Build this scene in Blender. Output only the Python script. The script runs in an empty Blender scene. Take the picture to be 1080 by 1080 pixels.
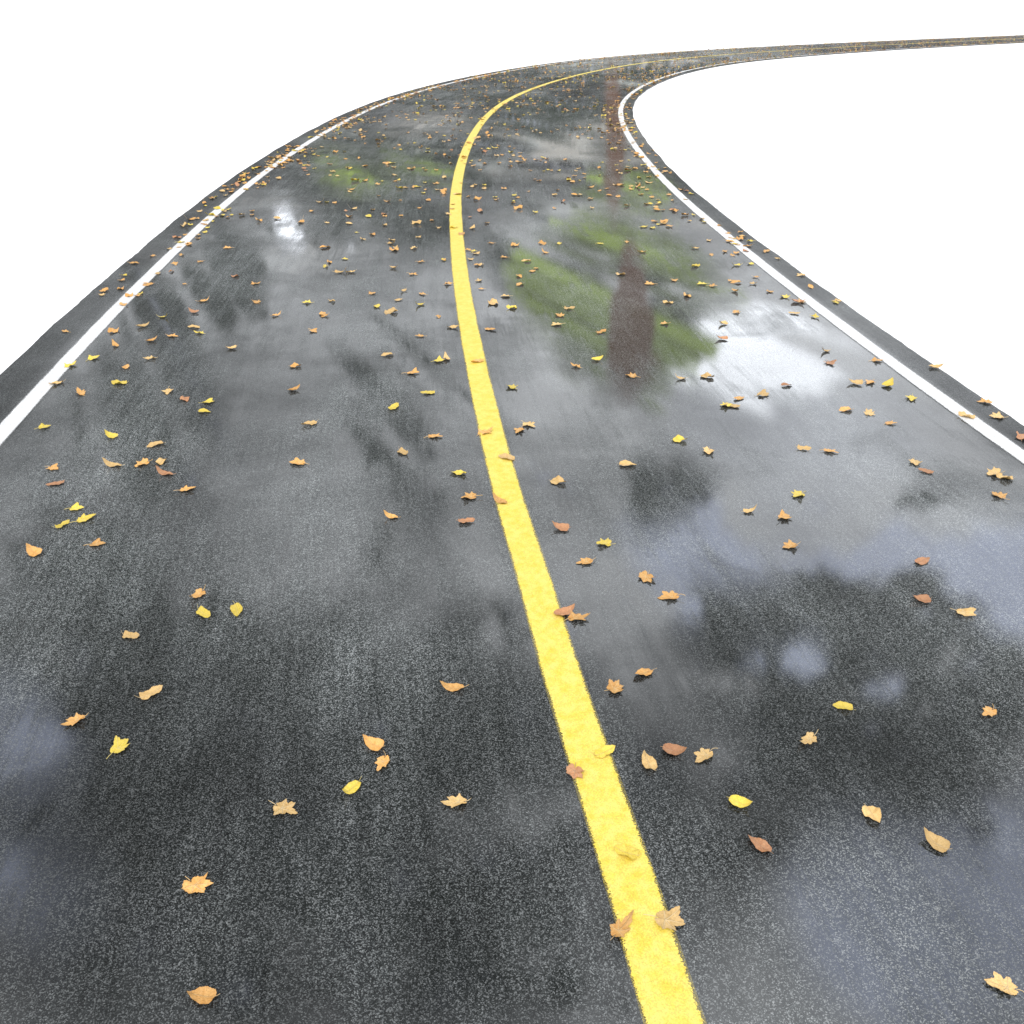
import bpy, math, random
import numpy as np
from mathutils import Vector, noise as mnoise
random.seed(7); np.random.seed(7)
H=2.45; F=935.0; HY=-1.0
TH=math.atan((540-HY)/F)
scene=bpy.context.scene
col=scene.collection
scene.view_settings.view_transform='Standard'
scene.view_settings.look='None'
scene.view_settings.exposure=0

def survey(x,y):
    """ground position (metres) of a surveyed point of the photographed road"""
    u=(x-540)/F; v=(540-y)/F
    dy=math.cos(TH)+v*math.sin(TH); dz=-math.sin(TH)+v*math.cos(TH)
    return (u/-dz*H, dy/-dz*H)

# ------------------------------------------------------------------ node helpers
class N:
    def __init__(s,nt): s.nt=nt
    def new(s,t,**k):
        n=s.nt.nodes.new(t)
        for a,b in k.items(): setattr(n,a,b)
        return n
    def put(s,sock,v):
        if isinstance(v,bpy.types.NodeSocket): s.nt.links.new(v,sock)
        else: sock.default_value=v
    def m(s,op,a,b=0.0,c=None,clamp=False):
        n=s.new('ShaderNodeMath',operation=op,use_clamp=clamp)
        s.put(n.inputs[0],a); s.put(n.inputs[1],b)
        if c is not None: s.put(n.inputs[2],c)
        return n.outputs[0]
    def mix(s,f,a,b):
        n=s.new('ShaderNodeMix',data_type='RGBA')
        s.put(n.inputs[0],f); s.put(n.inputs[6],a); s.put(n.inputs[7],b)
        return n.outputs[2]
    def mul(s,a,b):
        n=s.new('ShaderNodeMix',data_type='RGBA',blend_type='MULTIPLY')
        n.inputs[0].default_value=1
        s.put(n.inputs[6],a); s.put(n.inputs[7],b)
        return n.outputs[2]
    def noise(s,vec,scale,detail=2.0,rough=0.5,dist=0.0):
        n=s.new('ShaderNodeTexNoise')
        s.put(n.inputs['Vector'],vec); s.put(n.inputs['Scale'],scale)
        s.put(n.inputs['Detail'],detail); s.put(n.inputs['Roughness'],rough); s.put(n.inputs['Distortion'],dist)
        return n.outputs['Fac']
    def rng(s,v,a,b,c=0.0,d=1.0,smooth=False):
        n=s.new('ShaderNodeMapRange')
        if smooth: n.interpolation_type='SMOOTHSTEP'
        s.put(n.inputs[0],v)
        for i,q in zip((1,2,3,4),(a,b,c,d)): s.put(n.inputs[i],q)
        return n.outputs[0]
    def comb(s,x,y,z=0.0):
        n=s.new('ShaderNodeCombineXYZ')
        s.put(n.inputs[0],x);s.put(n.inputs[1],y);s.put(n.inputs[2],z)
        return n.outputs[0]
    def sep(s,v):
        n=s.new('ShaderNodeSeparateXYZ'); s.put(n.inputs[0],v); return n.outputs
    def gray(s,v): return s.comb(v,v,v)

# ------------------------------------------------------------------ world : overcast daylight
world=bpy.data.worlds.new("World"); scene.world=world; world.use_nodes=True
nt=world.node_tree; nt.nodes.clear(); w=N(nt)
SUN_EL=math.radians(55); SUN_ROT=math.radians(200)
sky=w.new('ShaderNodeTexSky',sky_type='NISHITA'); sky.sun_disc=False
sky.sun_elevation=SUN_EL; sky.sun_rotation=SUN_ROT
b1=w.new('ShaderNodeBackground'); w.put(b1.inputs[0],sky.outputs[0]); b1.inputs[1].default_value=0.05
b2=w.new('ShaderNodeBackground'); b2.inputs[0].default_value=(1.0,0.99,0.98,1); b2.inputs[1].default_value=1.3
ad=w.new('ShaderNodeAddShader'); nt.links.new(b1.outputs[0],ad.inputs[0]); nt.links.new(b2.outputs[0],ad.inputs[1])
wo=w.new('ShaderNodeOutputWorld'); nt.links.new(ad.outputs[0],wo.inputs[0])

sl=bpy.data.lights.new("sun","SUN"); sl.energy=1.3; sl.angle=math.radians(12); sl.color=(1,0.96,0.9)
so=bpy.data.objects.new("sun",sl); col.objects.link(so)
so.rotation_euler=(math.radians(35),0,math.radians(-20)); so.location=(0,0,20)

# ------------------------------------------------------------------ sky : added glowing dome, cloud and woodland painted on for the road to mirror
rs=np.random.RandomState(11)
LAT=rs.rand(256,256)
def vnoise(x,y,o=0):
    x=x+o*17.3; y=y+o*31.7
    xi=np.floor(x).astype(int); yi=np.floor(y).astype(int); fx=x-xi; fy=y-yi
    fx=fx*fx*(3-2*fx); fy=fy*fy*(3-2*fy)
    g=lambda a,b:LAT[a%256,b%256]
    return (g(xi,yi)*(1-fx)+g(xi+1,yi)*fx)*(1-fy)+(g(xi,yi+1)*(1-fx)+g(xi+1,yi+1)*fx)*fy
def fbm(x,y,o=0,oc=4,r=.55):
    t=0;a=1;s_=0
    for k in range(oc):
        t=t+a*vnoise(x*2**k,y*2**k,o+k*3); s_+=a; a*=r
    return t/s_
def ss(x,a,b):
    t=np.clip((x-a)/(b-a),0,1); return t*t*(3-2*t)
NA,NE=1200,620
az=np.radians(np.linspace(-85,85,NA)); el=np.radians(0.15+72*np.linspace(0,1,NE)**1.35)
AZ,EL_=np.meshgrid(az,el)
dx=np.sin(AZ)*np.cos(EL_); dy=np.cos(AZ)*np.cos(EL_); dz=np.sin(EL_)
# frame pixel where the flat road mirrors each direction; painted lobes sit here
zc=np.maximum(dy*math.cos(TH)+dz*math.sin(TH),.05); yc_=dy*math.sin(TH)-dz*math.cos(TH)
PX=540+F*dx/zc; PY=540-F*yc_/zc
sc=np.clip(PY/400,.15,1.2)
WX=PX+(fbm(PX/(60*sc),PY/(50*sc),1)-.5)*90*sc
WY=PY+(fbm(PX/(60*sc),PY/(50*sc),9)-.5)*90*sc
leaf=fbm(PX/(24*sc),PY/(22*sc),4,5,.75)-.5
clump=fbm(PX/(70*sc),PY/(60*sc),14,3,.6)-.5
def lobe(x,y,rx,ry,k=1.0,warp=True):
    a,b=(WX,WY) if warp else (PX,PY)
    d=((a-x)/rx)**2+((b-y)/ry)**2
    return np.clip(1-.5*d,0,1)*k
U_=lambda l:np.maximum.reduce(l)
def lay(c,m,colr):
    return c*(1-m[...,None])+m[...,None]*(np.array(colr) if not isinstance(colr,np.ndarray) else colr)
big=fbm(PX/200,PY/170,21,4)
E=(.80+1.5*ss(big,.3,.68))[...,None]*np.array([.96,.99,1.03])
E*= (1-.45*ss(600-PX,0,220)*ss(PY,200,330)*(1-.3*ss(PY,560,700)))[...,None]
# low wooded band near the horizon
band=fbm(PX/170,PY/12,31,4)
low=1-ss(PY,170,340)
tint=ss(fbm(PX/90,PY/30,51,3),.4,.6)[...,None]
tcol=tint*np.array([1.02,.99,.92])+(1-tint)*np.array([.95,1.0,.97])
gapm=ss(fbm(PX/110,PY/60,61,2),.22,.5)*(1-.7*ss(PX,720,800))
E=lay(E,low*.98,(.01+.95*ss(band,.50,.60)*gapm)[...,None]*tcol)
E=lay(E,ss(U_([lobe(860,460,140,80,.75),lobe(760,440,90,80,.6),lobe(900,550,150,28,.7)])+leaf*.25,.1,.9),(2.1,2.2,2.4))
E=lay(E,ss(U_([lobe(775,362,64,36),lobe(815,388,66,32,.95),lobe(718,376,20,26,1)])+leaf*.4,.12,.6),(4.6,4.8,5.1))
E=lay(E,ss(U_([lobe(300,238,10,18,1,False),lobe(314,250,8,8,1,False)])+leaf*.8,.3,.5),(4.6,4.8,5.2))
E=lay(E,ss(lobe(368,248,8,14,1,False)+leaf*.8,.3,.6)*.8,(2.6,2.7,2.9))
blue=U_([lobe(740,590,80,45,.9),lobe(980,970,150,120,1),lobe(12,780,36,44,1),lobe(40,935,44,46,1),lobe(1040,620,80,50,.9),lobe(900,600,150,36,.7)])
dark=U_([lobe(400,168,105,28,1.5),lobe(350,195,60,20,1.3),lobe(560,125,70,20,1.1),lobe(650,75,120,10,.9),lobe(470,100,70,10,1),
  lobe(250,290,36,52,1.3),lobe(420,230,60,32,1.1),lobe(180,330,50,42,.9),lobe(345,235,20,36,1.2),
  lobe(150,440,80,90,1.1),lobe(60,640,130,80,1),lobe(330,770,240,125,1.4),lobe(420,440,50,140,.65),lobe(130,720,150,110,1.2),
  lobe(80,850,180,100,1.),lobe(400,940,260,100,1),lobe(660,900,100,120,.6),lobe(200,960,200,90,.9),
  lobe(850,670,130,66,1.45),lobe(770,660,50,36,1.1),lobe(900,780,135,100,1.3),lobe(960,860,90,60,.9),lobe(690,520,36,55,.75),lobe(1010,525,55,14,1.1),lobe(1060,720,60,40,1),
  lobe(820,860,90,60,.85),lobe(540,330,36,110,.5)])
mk=ss(dark+leaf*2.6+clump*.8,.22,.58)*ss(dark,0,.15)
E=lay(E,mk*.97,(.03,.045,.03))
E=lay(E,ss(blue+leaf*.6,.1,.7)*.9*(1-mk*ss(PX,500,560)),(2.1,2.35,3.1))
E=lay(E,ss(U_([lobe(845,692,24,22,1,False),lobe(935,735,22,14,.75,False),lobe(790,700,14,20,.7,False)])+leaf*2.6,.5,.8),(2.6,2.9,3.7))
green=U_([lobe(608,308,60,64),lobe(705,335,48,42,1.1),lobe(655,220,44,32,.7),lobe(600,355,44,42,1),lobe(690,275,34,40,.9),lobe(640,395,44,22,.9),lobe(400,180,60,14,.5)])
mg_=ss(green+leaf*2.8+clump*.6,.16,.42)*ss(green,0,.1)
gc=(.05+.55*ss(leaf,-.12,.02)+1.9*ss(leaf,.03,.2))[...,None]*np.array([.42,.58,.10])
E=lay(E,mg_,gc)
tw_=(fbm(PY/40,PY*0,77,2)-.5)*10
PX0=PX; PX=PX+tw_
trunk=U_([lobe(663,352,19,60,1.2,False),lobe(663,330,15,60,1.1,False),lobe(648,150,10,75,.6,False),lobe(670,386,24,14,1.1,False)])
PX=PX0
E=lay(E,ss(trunk+leaf*.9,.12,.45)*.96,(.26,.11,.055))
E=lay(E,.85*(1-ss(PY,30,56)),(.2,.2,.19))
alpha=(1-ss(np.degrees(EL_),60,71.5))*(1-ss(np.abs(np.degrees(AZ)),68,84))
RD=2400.0
co_=np.stack([dx*RD,dy*RD,dz*RD],-1).reshape(-1,3)
ii=np.arange(NA*NE).reshape(NE,NA)
quads=np.stack([ii[:-1,:-1],ii[:-1,1:],ii[1:,1:],ii[1:,:-1]],-1).reshape(-1,4)
me=bpy.data.meshes.new("sky")
me.vertices.add(len(co_)); me.vertices.foreach_set("co",co_.astype(np.float32).ravel())
me.loops.add(quads.size); me.loops.foreach_set("vertex_index",quads.astype(np.int32).ravel())
me.polygons.add(len(quads)); me.polygons.foreach_set("loop_start",(np.arange(len(quads))*4).astype(np.int32))
me.update(calc_edges=True)
at=me.color_attributes.new("radiance",'FLOAT_COLOR','POINT')
cc=np.concatenate([E,alpha[...,None]],-1).reshape(-1,4).astype(np.float32)
at.data.foreach_set("color",cc.ravel())
ms=bpy.data.materials.new("painted_sky_glow"); ms.use_nodes=True
n=N(ms.node_tree); ms.node_tree.nodes.clear()
a_=n.new('ShaderNodeAttribute',attribute_name="radiance")
em=n.new('ShaderNodeEmission'); n.put(em.inputs[0],a_.outputs['Color'])
tp=n.new('ShaderNodeBsdfTransparent'); mx=n.new('ShaderNodeMixShader')
n.put(mx.inputs[0],a_.outputs['Alpha']); ms.node_tree.links.new(tp.outputs[0],mx.inputs[1]); ms.node_tree.links.new(em.outputs[0],mx.inputs[2])
ou=n.new('ShaderNodeOutputMaterial'); ms.node_tree.links.new(mx.outputs[0],ou.inputs[0])
ms.cycles.emission_sampling='NONE'
me.materials.append(ms)
so2=bpy.data.objects.new("sky",me); col.objects.link(so2); so2["kind"]="structure"; so2["label"]="added glowing sky dome, cloud and woodland painted on for road reflections"

# ------------------------------------------------------------------ materials
def material(name):
    m=bpy.data.materials.new(name); m.use_nodes=True
    b=m.node_tree.nodes['Principled BSDF']; return m,N(m.node_tree),b

mg,n,b=material("bleached_ground")
n.put(b.inputs['Base Color'],(0.95,0.95,0.95,1))
b.inputs['Roughness'].default_value=1; b.inputs['Specular IOR Level'].default_value=0

ma,n,b=material("wet_asphalt")
obj=n.new('ShaderNodeTexCoord').outputs['Object']
uvn=n.new('ShaderNodeUVMap'); uvn.uv_map="UVMap"
U,V,_=n.sep(uvn.outputs[0])
vo=n.new('ShaderNodeTexVoronoi'); n.put(vo.inputs['Vector'],obj); vo.inputs['Scale'].default_value=280
cellr=n.sep(vo.outputs['Color'])[0]
g1=n.noise(obj,370,2,0.65)
grain=n.m('ADD',n.m('MULTIPLY',cellr,0.42),n.m('MULTIPLY',g1,0.58))
bigv=n.noise(obj,0.7,4,0.65,0.5)
streak=n.noise(n.comb(n.m('MULTIPLY',U,6.0),n.m('MULTIPLY',V,0.6)),1.0,4,0.65)
fstreak=n.noise(n.comb(n.m('MULTIPLY',U,45.0),n.m('MULTIPLY',V,2.0)),1.0,3,0.6)
stone=n.new('ShaderNodeValToRGB'); n.put(stone.inputs[0],grain)
e=stone.color_ramp.elements
e[0].position=.30; e[0].color=(.006,.007,.0065,1)
e[1].position=.78; e[1].color=(.33,.345,.345,1)
e2=stone.color_ramp.elements.new(.55); e2.color=(.042,.047,.047,1)
def track(c0,wd):
    d=n.m('DIVIDE',n.m('SUBTRACT',U,c0),wd)
    return n.m('SUBTRACT',1.0,n.m('MULTIPLY',d,d),clamp=True)
tr=track(-2.35,.55)
for c0 in(-0.95,0.95,2.35): tr=n.m('MAXIMUM',tr,track(c0,.5))
tone=n.m('MULTIPLY',n.rng(bigv,.32,.68,.48,1.4),n.rng(streak,.3,.7,.76,1.24))
tone=n.m('MULTIPLY',tone,n.rng(fstreak,.3,.7,.76,1.24))
tone=n.m('MULTIPLY',tone,n.m('ADD',0.88,n.m('MULTIPLY',tr,0.28)))
# dark reflections painted into the asphalt colour, near left and right
X_,Y_,_z=n.sep(obj)
dark_refl=n.m('MULTIPLY',n.rng(Y_,3.4,2.2,0,1,True),n.rng(U,0.3,-0.6,0,1,True))
tone=n.m('MULTIPLY',tone,n.m('SUBTRACT',1.0,n.m('MULTIPLY',dark_refl,.40)))
dark_refl2=n.m('SUBTRACT',1.0,n.m('ADD',n.m('POWER',n.m('DIVIDE',n.m('SUBTRACT',X_,1.0),.75),2.0),n.m('POWER',n.m('DIVIDE',n.m('SUBTRACT',Y_,2.7),.8),2.0)),clamp=True)
tone=n.m('MULTIPLY',tone,n.m('SUBTRACT',1.0,n.m('MULTIPLY',n.rng(dark_refl2,0,.6,0,1,True),.35)))
shoulder=n.rng(n.m('ABSOLUTE',U),3.2,3.3,1,.8)
tone=n.m('MULTIPLY',tone,shoulder)
n.put(b.inputs['Base Color'],n.mul(stone.outputs[0],n.gray(tone)))
b.inputs['Roughness'].default_value=.5
b.inputs['Specular IOR Level'].default_value=.08
bump=n.new('ShaderNodeBump'); bump.inputs['Strength'].default_value=.7; bump.inputs['Distance'].default_value=.002
n.put(bump.inputs['Height'],grain); nt2=ma.node_tree
nt2.links.new(bump.outputs[0],b.inputs['Normal'])
# water film, broken where the stones poke through
film=n.m('ADD',n.rng(n.noise(obj,0.8,4,0.62,0.4),.30,.55),n.m('MULTIPLY',n.rng(U,-1.0,1.5),0.5))
film=n.m('SUBTRACT',film,n.m('MULTIPLY',n.rng(streak,.43,.68),0.6))
film=n.m('SUBTRACT',film,n.m('MULTIPLY',n.rng(fstreak,.48,.72),0.45),clamp=True)
poke=n.rng(grain,.40,.65,1.0,n.rng(film,0,1,.14,.55))
cw=n.m('MULTIPLY',n.m('MULTIPLY',n.rng(film,0,1,.58,1),poke),n.rng(n.m('ABSOLUTE',U),3.2,3.35,1,.35))
n.put(b.inputs['Coat Weight'],cw)
n.put(b.inputs['Coat Roughness'],n.rng(film,0,1,.095,.018))
b.inputs['Coat IOR'].default_value=1.78
cb=n.new('ShaderNodeBump'); cb.inputs['Distance'].default_value=.0003
n.put(cb.inputs['Strength'],n.rng(film,0,1,.36,.08)); n.put(cb.inputs['Height'],g1)
nt2.links.new(cb.outputs[0],b.inputs['Coat Normal'])

def paint(name,c1,c2,width,wear):
    m,n,b=material(name)
    obj=n.new('ShaderNodeTexCoord').outputs['Object']
    uvn=n.new('ShaderNodeUVMap'); uvn.uv_map="UVMap"
    U,V,_=n.sep(uvn.outputs[0])
    g=n.noise(obj,220,3,.7); g3=n.noise(obj,22,4,.65); g4=n.noise(obj,2.5,2,.6)
    edge=n.rng(n.m('ABSOLUTE',U),width*.5-.016,width*.5+.006)
    k=n.m('ADD',n.m('ADD',n.m('MULTIPLY',edge,.50),n.m('MULTIPLY',g,.90)),n.m('MULTIPLY',g3,.42))
    k=n.m('ADD',k,n.m('MULTIPLY',n.m('SUBTRACT',g4,.5),wear))
    hole=n.rng(k,.90,1.0)
    n.put(b.inputs['Base Color'],n.mul(n.mix(n.rng(g3,.35,.65),c1,c2),n.gray(n.rng(g,.42,.70,1.04,.64))))
    b.inputs['Roughness'].default_value=.45
    b.inputs['Specular IOR Level'].default_value=.3
    bp=n.new('ShaderNodeBump'); bp.inputs['Strength'].default_value=.7; bp.inputs['Distance'].default_value=.003
    n.put(bp.inputs['Height'],g); m.node_tree.links.new(bp.outputs[0],b.inputs['Normal'])
    n.put(b.inputs['Alpha'],n.m('SUBTRACT',1.0,n.m('MULTIPLY',hole,.85)))
    return m
my=paint("yellow_road_paint",(.76,.58,.07,1),(.86,.70,.17,1),.162,.3)
mw=paint("white_road_paint",(.66,.67,.67,1),(.84,.85,.85,1),.126,.4)

# ------------------------------------------------------------------ centre line geometry
CP=[(710,1078),(683,980),(655,900),(622,800),(588,700),(561,600),(540,540),(524,480),(512,430),(501,380),(491,330),(484,280),(480,230),(480,200),(484,180),(490,160),(499,140),(514,120),(533,105),(555,95),(585,85),(615,77),(650,70),(690,64),(740,59),(830,53),(900,49),(1000,44),(1080,40.6)]
pts=[np.array(survey(*p)) for p in CP]
d0=pts[0]-pts[3]; d0/=np.linalg.norm(d0)
pre=[pts[0]+d0*t for t in (9,7,5,3.5,2.2,1.0)]
d1=pts[-1]-pts[-3]; d1/=np.linalg.norm(d1)
post=[pts[-1]+d1*t for t in (8,16,30,50,80)]
pts=np.array(pre+pts+post)
s=np.r_[0,np.cumsum(np.linalg.norm(np.diff(pts,axis=0),axis=1))]
sd=np.arange(0,s[-1],0.06)
cx=np.interp(sd,s,pts[:,0]); cy=np.interp(sd,s,pts[:,1])
def smooth(a,sd):
    dist=np.hypot(cx,cy)
    cum=np.r_[0,np.cumsum(a)]
    idx=np.arange(len(a))
    hw=np.clip(dist*0.09,0.25,5.0)/0.06
    hw=np.minimum(hw,np.minimum(idx,len(a)-1-idx)).astype(int)
    return (cum[idx+hw+1]-cum[idx-hw])/(2*hw+1)
for _ in range(3): cx,cy=smooth(cx,sd),smooth(cy,sd)
C=np.stack([cx,cy],1)
T=np.gradient(C,axis=0); T/=np.linalg.norm(T,axis=1)[:,None]
for _ in range(2):
    k=np.ones(9)/9
    T=np.stack([np.convolve(np.pad(T[:,i],4,mode='edge'),k,'valid') for i in(0,1)],1)
    T/=np.linalg.norm(T,axis=1)[:,None]
NR=np.stack([T[:,1],-T[:,0]],1)
S=np.r_[0,np.cumsum(np.linalg.norm(np.diff(C,axis=0),axis=1))]
OL,OR=-3.17,3.22
EL,ER=-3.58,3.52
ZR=0.03
def strip(name,offs,z,mat,uv0=0.0,jit=0.0,skirt=False):
    ids=[]; i=0
    while i<len(C):
        ids.append(i); dd=math.hypot(*C[i]); i+=1 if (jit and dd<14) else (2 if dd<14 else 5)
    verts=[];faces=[];uvs=[]
    m=len(offs)
    for i in ids:
        for j,o in enumerate(offs):
            oo=o
            if jit and j in(0,m-1):
                q=mnoise.noise(Vector((S[i]*1.2,j*9.1,0)))*jit+mnoise.noise(Vector((S[i]*9,j*5.1,3)))*jit*.4
                oo=o+q
            p=C[i]+NR[i]*oo
            verts.append((p[0],p[1],z)); uvs.append((oo-uv0,S[i]))
    nrow=len(ids)
    for r in range(nrow-1):
        for j in range(m-1):
            a=r*m+j; faces.append((a,a+1,a+m+1,a+m))
    if skirt:
        for side in (0,m-1):
            base=len(verts)
            for r in range(nrow):
                vx=verts[r*m+side]; verts.append((vx[0]+0,vx[1],0.0)); uvs.append(uvs[r*m+side])
            for r in range(nrow-1):
                a=r*m+side
                f=(a,a+m,base+r+1,base+r)
                faces.append(f if side==0 else f[::-1])
    me=bpy.data.meshes.new(name); me.from_pydata(verts,[],faces)
    ul=me.uv_layers.new(name="UVMap")
    li=np.empty(len(me.loops),dtype=np.int32); me.loops.foreach_get("vertex_index",li)
    ul.data.foreach_set("uv",np.array(uvs,dtype=np.float32)[li].ravel())
    me.materials.append(mat); me.update()
    o=bpy.data.objects.new(name,me); col.objects.link(o); return o
road=strip("road",[EL,-3.3,-2.2,-1.1,0,1.1,2.2,3.3,ER],ZR,ma,0,0.02,True)
road["kind"]="structure"; road["label"]="wet dark grey asphalt road curving across white ground"
def mark(name,c,wd,mat,lab):
    o=strip(name,[c-wd/2-.006,c,c+wd/2+.006],ZR+.004,mat,c)
    o.parent=road; o["label"]=lab; return o
mark("centre_line",0,.162,my,"solid yellow painted centre line with worn edges")
mark("edge_line",OL,.126,mw,"solid white painted edge line")
mark("edge_line",OR,.126,mw,"solid white painted edge line")

me=bpy.data.meshes.new("ground"); R=3000
me.from_pydata([(-R,-R,0),(R,-R,0),(R,R,0),(-R,R,0)],[],[(0,1,2,3)]); me.materials.append(mg)
g=bpy.data.objects.new("ground",me); col.objects.link(g); g["kind"]="structure"; g["label"]="plain bleached white flat ground around the road"

# ------------------------------------------------------------------ leaves
def leaf_material(name,cA,cB,cV):
    m,n,b=material(name)
    tcn=n.new('ShaderNodeTexCoord').outputs['Object']
    oi=n.new('ShaderNodeObjectInfo').outputs['Random']
    uvn=n.new('ShaderNodeUVMap'); uvn.uv_map="UVMap"
    U,V,_=n.sep(uvn.outputs[0])
    nz=n.noise(tcn,5,4,.65); nf=n.noise(tcn,22,3,.6)
    base=n.mix(n.rng(nz,.35,.65),cA,cB)
    dk=n.mul(base,n.gray(n.rng(oi,0,1,.78,1.14)))
    dk=n.mul(dk,n.gray(n.rng(nf,.3,.7,.76,1.14)))
    spot=n.rng(nf,.62,.72); dk=n.mix(n.m('MULTIPLY',spot,.45),dk,(cB[0]*.4,cB[1]*.28,cB[2]*.4,1))
    edge=n.rng(n.m('ADD',V,n.m('MULTIPLY',nz,.5)),1.14,1.46)
    dk=n.mix(n.m('MULTIPLY',edge,.45),dk,(cB[0]*.45,cB[1]*.30,cB[2]*.3,1))
    vein=n.rng(U,0.0,.035,.8,0.0)
    dk=n.mix(vein,dk,cV)
    n.put(b.inputs['Base Color'],dk)
    b.inputs['Roughness'].default_value=.42
    bp=n.new('ShaderNodeBump'); bp.inputs['Strength'].default_value=.9; bp.inputs['Distance'].default_value=.003
    n.put(bp.inputs['Height'],n.m('ADD',n.m('ADD',nz,nf),vein)); m.node_tree.links.new(bp.outputs[0],b.inputs['Normal'])
    return m
LM={'o':leaf_material("orange_leaf",(.64,.31,.07,1),(.74,.43,.14,1),(.74,.52,.26,1)),
    't':leaf_material("tan_leaf",(.64,.40,.14,1),(.72,.50,.21,1),(.74,.58,.34,1)),
    'y':leaf_material("yellow_leaf",(.74,.55,.05,1),(.80,.62,.11,1),(.78,.64,.24,1)),
    'b':leaf_material("brown_leaf",(.46,.20,.085,1),(.56,.29,.14,1),(.55,.34,.2,1))}
def leaf_data(kind,rnd,segs=84,rings=6):
    lobes=[(90,1.0,21),(44,.88,19),(136,.88,19),(-8,.66,18),(188,.66,18)]
    j=[(a+rnd.uniform(-9,9),l*rnd.uniform(.72,1.15),wd*rnd.uniform(.8,1.3)) for a,l,wd in lobes]
    asp=rnd.uniform(.75,1.15); ph=rnd.uniform(0,6.28)
    def rad(a):
        if kind=='M':
            r=.47
            for c,l,wd in j:
                d=(a-c+180)%360-180
                r=max(r,l*max(0,1-(abs(d)/(wd*1.8)))**.62)
                for sgn in(-1,1):
                    d2=(a-(c+sgn*wd*.78)+180)%360-180
                    r=max(r,l*.78*max(0,1-abs(d2)/12)**.45)
            dd=abs((a+90+180)%360-180)
            r*=1+.035*math.sin(math.radians(a)*19+ph)+.03*math.sin(math.radians(a)*31+ph*2)
            return .50*r*(1-.5*max(0,1-dd/16))
        d=(a-90+180)%360-180
        x=abs(d)/180
        return (.50*(1.0-.30*math.sin(math.pi*min(1,x*1.2))**1.1 - .14*x) + (.08*max(0,1-x*9)))*(1+.02*math.sin(math.radians(a)*23+ph))
    off=-.12 if kind=='M' else 0
    c1,c2,c3=rnd.uniform(-.5,.8),rnd.uniform(.05,.6),rnd.uniform(0,6.28)
    fold=rnd.uniform(.05,.35); wav=rnd.uniform(.03,.09); tw=rnd.uniform(-.5,.5)
    tc1=rnd.uniform(.0,1.8); ta=rnd.uniform(0,6.28); ta2=ta+rnd.uniform(1.5,4.5); tc2=rnd.uniform(0,1.4)
    verts=[(0,off,0)];uvs=[(0,0)];faces=[]
    for k in range(1,rings+1):
        t=k/rings
        for i in range(segs):
            a=i*360/segs; r=rad(a)*t; A=math.radians(a)
            x,y=math.cos(A)*r*asp,math.sin(A)*r+off
            if kind=='M':
                vd=min(abs((a-c+180)%360-180)*math.pi/180*r for c,_,_ in j)
            else:
                q=abs(x); side=abs(((y*1.0+q*.8)*8)%1-.5)*.25
                vd=min(q,side+.015)
            verts.append((x,y,0)); uvs.append((vd*2,t))
    for i in range(segs):
        faces.append((0,1+i,1+(i+1)%segs))
    for k in range(rings-1):
        for i in range(segs):
            a=1+k*segs+i; b2=1+k*segs+(i+1)%segs
            faces.append((a,a+segs,b2+segs,b2))
    sb=len(verts); L=rnd.uniform(.1,.32); y0=off-(.18 if kind=='M' else .36); bend=rnd.uniform(-.15,.15)
    for q in range(5):
        t=q/4; hw=.012*(1-.4*t)
        for sx,sz in((-hw,0),(hw,0),(0,.02)):
            verts.append((sx+bend*t*t,y0-L*t,sz)); uvs.append((0,.3))
    for q in range(4):
        a=sb+q*3
        faces+= [(a,a+1,a+4,a+3),(a+1,a+2,a+5,a+4),(a+2,a,a+3,a+5)]
    out=[]
    for x,y,z in verts:
        r2=x*x+y*y; A=math.atan2(y,x)
        side=max(0,x*math.cos(ta)+y*math.sin(ta)-.10)
        side2=max(0,x*math.cos(ta2)+y*math.sin(ta2)-.14)
        zz=z+fold*abs(x)**1.3*.9 + c1*y*y*.45 + c2*x*x*.8 + (wav*math.sin(3*A+c3)+wav*.5*math.sin(7*A+c3*2))*min(1,r2*6)+tw*x*y*.8 + tc1*side*side*1.6+tc2*side2*side2*1.6
        out.append((x*(1-.2*fold*abs(x)),y,zz))
    mz=sorted(p[2] for p in out)[len(out)//8]
    out=[(x,y,max(z-mz,0.0)+.006) for x,y,z in out]
    return out,faces,uvs
rnd=random.Random(5)
VAR={'M':[leaf_data('M',rnd) for _ in range(10)],'O':[leaf_data('O',rnd) for _ in range(7)]}
def mesh_from(data,name,mat):
    v_,f_,u_=data
    me=bpy.data.meshes.new(name); me.from_pydata(v_,[],f_)
    ul=me.uv_layers.new(name="UVMap")
    li=np.empty(len(me.loops),dtype=np.int32); me.loops.foreach_get("vertex_index",li)
    ul.data.foreach_set("uv",np.array(u_,dtype=np.float32)[li].ravel())
    me.polygons.foreach_set("use_smooth",[True]*len(me.polygons))
    me.materials.append(mat); me.update(); return me
MESH={}
CN={'o':'orange','t':'tan','y':'yellow','b':'brown'}
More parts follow.
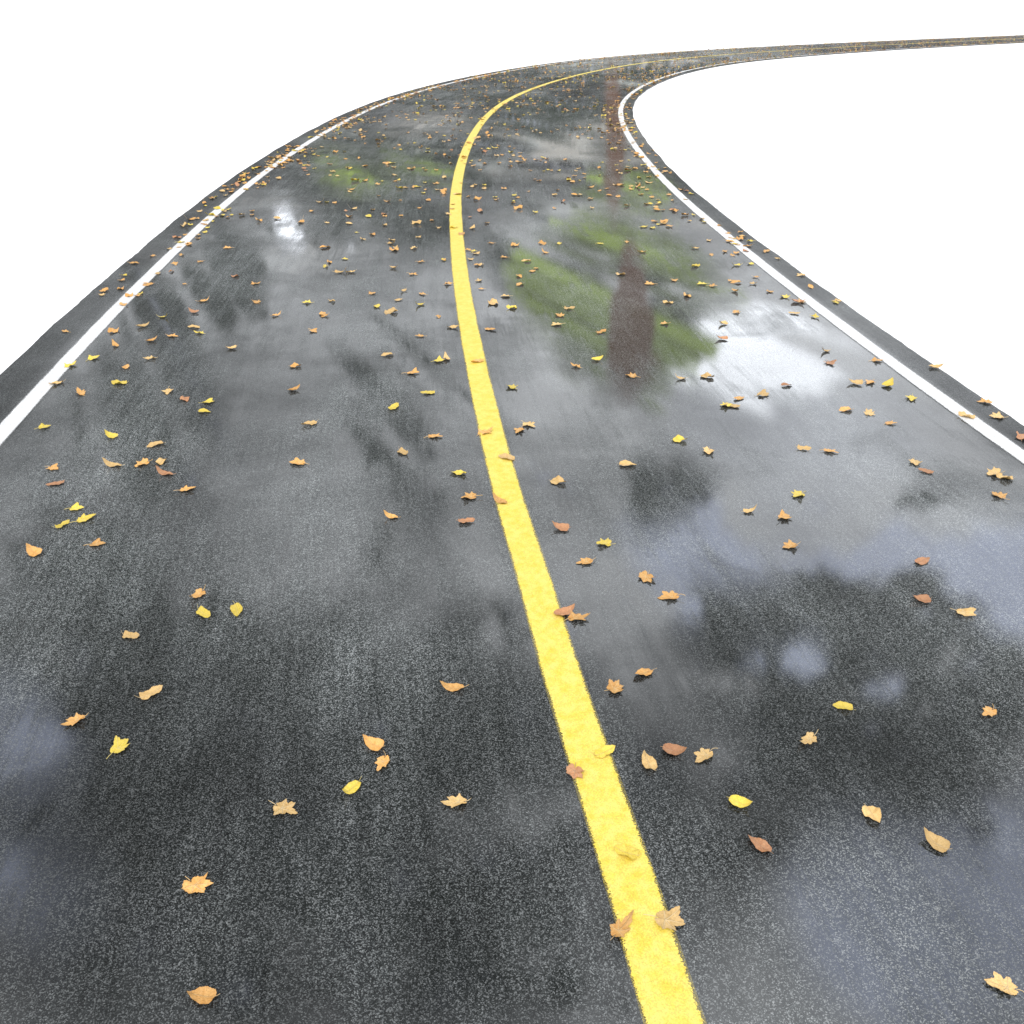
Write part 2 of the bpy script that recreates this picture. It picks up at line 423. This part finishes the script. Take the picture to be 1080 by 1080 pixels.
LIST="""215,1052,O,o;1057,1042,M,t;655,980,M,o;707,973,M,t;208,938,M,o;662,901,O,y;987,891,O,t;802,893,O,b;919,860,O,t;779,848,O,y;480,848,M,t;301,855,M,t;371,833,O,y;403,807,M,o;395,787,O,o;128,788,M,y;79,762,M,o;159,733,O,t;605,817,M,b;637,795,O,y;684,806,O,t;709,793,O,b;743,799,M,t;852,782,M,t;890,747,O,y;1042,753,M,o;651,727,M,o;679,711,O,o;479,727,O,o;138,672,O,t;215,648,O,y;250,645,O,y;209,629,M,o;610,653,M,o;594,648,O,b;706,631,M,o;680,611,M,o;1018,648,M,t;972,634,O,b;616,594,M,o;972,593,O,b;832,577,M,o;637,574,M,y;592,558,O,b;828,546,M,o;790,540,O,t;841,523,M,y;491,551,O,b;413,546,O,o;494,525,M,o;484,500,O,y;104,575,M,o;37,584,O,o;66,555,O,y;90,548,M,y;82,537,M,y;197,517,M,o;60,511,O,b;57,495,M,o;120,492,O,t;150,490,M,o;170,488,O,t;175,501,O,b;118,461,O,y;48,451,M,y;165,470,O,t;314,489,M,o;327,448,O,t;460,461,M,o;425,478,O,t;512,457,M,o;535,484,O,t;547,455,M,o;558,449,M,t;588,509,O,t;661,491,O,t;716,465,O,y;747,477,M,t;847,474,O,t;877,477,M,o;965,489,M,t;977,498,O,b;1048,500,M,t;1052,523,M,o;1060,505,O,t;528,530,O,o;940,447,M,o;917,436,M,t;892,433,O,o;961,421,M,y;903,405,O,t;917,404,M,o;936,407,O,y;876,384,M,b;871,371,O,t;926,381,M,o;986,388,O,t;1039,425,M,o;1050,440,M,t;1078,462,M,b;1020,440,O,t;829,407,O,b;805,417,M,t;773,429,O,t;764,428,M,y;779,421,O,o;745,398,O,t;718,400,O,t;665,397,M,o;607,387,M,o;629,380,O,y;587,343,M,t;634,351,O,o;540,409,M,y;504,382,O,o;471,379,O,t;464,381,M,y;452,415,O,y;415,431,O,y;436,394,M,o;409,375,O,t;442,355,M,o;331,350,M,o;311,387,O,o;310,412,O,o;220,425,M,y;215,435,O,y;177,414,M,t;195,422,O,b;127,405,O,y;85,415,M,o;60,405,O,t;75,386,M,y;158,379,M,t;133,388,O,o;100,378,M,y;160,360,O,o;182,355,M,o;205,346,O,t;210,352,M,y;120,350,O,o;68,350,M,o;150,345,O,t;172,335,M,y;130,322,M,o;205,330,O,b;215,318,M,o;245,368,O,t;122,365,O,o;590,333,M,o;600,326,O,t;700,342,M,o;705,320,O,t;685,300,M,o;655,290,O,t;740,300,M,y;752,302,M,o;763,342,O,t;762,358,O,b;775,330,M,o;838,331,O,t;860,335,M,y;855,303,O,o;845,291,M,t;770,255,M,o;783,250,O,t;540,325,O,y;533,313,M,t;517,348,O,o;478,346,O,t;472,300,M,o;420,317,O,t;443,322,O,y;436,290,M,o;415,283,O,t;350,318,O,t;270,300,M,o;240,262,M,o;248,292,O,b"""
def place(x,y,k,c,size,rz,tx,ty):
    vi=random.randrange(len(VAR[k])); key=(k,vi,c)
    if key not in MESH: MESH[key]=mesh_from(VAR[k][vi],"fallen_leaf",LM[c])
    o=bpy.data.objects.new("fallen_leaf",MESH[key]); col.objects.link(o)
    o.location=(x,y,ZR+.006); o.scale=(size,size,size); o.rotation_euler=(tx,ty,rz)
    o["label"]=("curled %s lobed maple leaf lying on wet asphalt"%CN[c]) if k=='M' else ("small %s oval leaf lying on wet asphalt"%CN[c])
    o["category"]="leaf"; o["group"]="fallen autumn leaves on the road"
cnt=0
def tilt(): return random.gauss(0,.06)
placed=[]
for q in LIST.split(';'):
    x,y,k,c=q.split(','); gx,gy=survey(float(x),float(y))
    sz=random.uniform(.11,.14) if k=='M' else random.uniform(.078,.10)
    if float(y)<520: sz*=1.08
    # most leaves settled with their long axis across the carriageway
    rz=random.choice((1.57,-1.57))+random.gauss(0,.7)
    place(gx,gy,k,c,sz,rz,tilt(),tilt()); cnt+=1; placed.append((gx,gy))
cand=[]
DENS=15.0
Smax=S[-1]-60
for _ in range(int(DENS*7.3*Smax)):
    sp=random.uniform(0,Smax); i=min(len(C)-1,int(np.searchsorted(S,sp)))
    off=random.uniform(-3.55,3.5)
    if random.random()<.30: off=random.choice((-1,-1,1))*random.gauss(3.2,.22)
    if abs(off)>3.48: continue
    p=C[i]+NR[i]*off
    if p[1]<7.6 or math.hypot(*p)>95: continue
    if random.random()>(.36 if p[1]<10 else .66 if p[1]<16 else .6) : continue
    if mnoise.noise(Vector((p[0]*.5,p[1]*.5,1)))<-.25 : continue
    if p[1]<9.6 and min((p[0]-a)**2+(p[1]-b_)**2 for a,b_ in placed)<.04: continue
    cand.append((math.hypot(*p),p[0],p[1],off))
cand.sort()
far=[]
def pick(): return random.choices('otyb',(50,26,20,4))[0], random.choice('MMO')
for d,x,y,off in cand:
    c,k=pick(); sz=random.uniform(.085,.14)
    if cnt<297:
        place(x,y,k,c,sz,random.uniform(0,6.28),tilt(),tilt()); cnt+=1
    else: far.append((x,y,k,c,sz))
low={'M':[leaf_data('M',rnd,24,2) for _ in range(4)],'O':[leaf_data('O',rnd,12,2) for _ in range(3)]}
V_=[];F_=[];UU=[];MI=[]
order='otyb'
for x,y,k,c,sz in far:
    vv,ff,uu=random.choice(low[k]); a=random.uniform(0,6.28); ca,sa=math.cos(a),math.sin(a); b0=len(V_)
    V_+=[(x+sz*(ca*p-sa*q),y+sz*(sa*p+ca*q),ZR+.006+sz*r) for p,q,r in vv]; UU+=uu
    F_+=[tuple(b0+t for t in f) for f in ff]; MI+=[order.index(c)]*len(ff)
if V_:
    me=mesh_from((V_,F_,UU),"leaf_litter",LM['o'])
    for c in 'tyb': me.materials.append(LM[c])
    me.polygons.foreach_set("material_index",MI)
    o=bpy.data.objects.new("leaf_litter",me); col.objects.link(o)
    o["kind"]="stuff"; o["label"]="scattered orange and yellow fallen leaves along the bend"; o["category"]="leaves"
print("leaves",cnt,"far",len(far))

# ------------------------------------------------------------------ camera
cam=bpy.data.cameras.new("camera"); co=bpy.data.objects.new("camera",cam); col.objects.link(co)
co.location=(0,0,H+ZR); co.rotation_euler=(math.pi/2-TH,0,0)
cam.sensor_width=36; cam.lens=36*F/1080; cam.clip_end=6000; cam.clip_start=.05
scene.camera=co
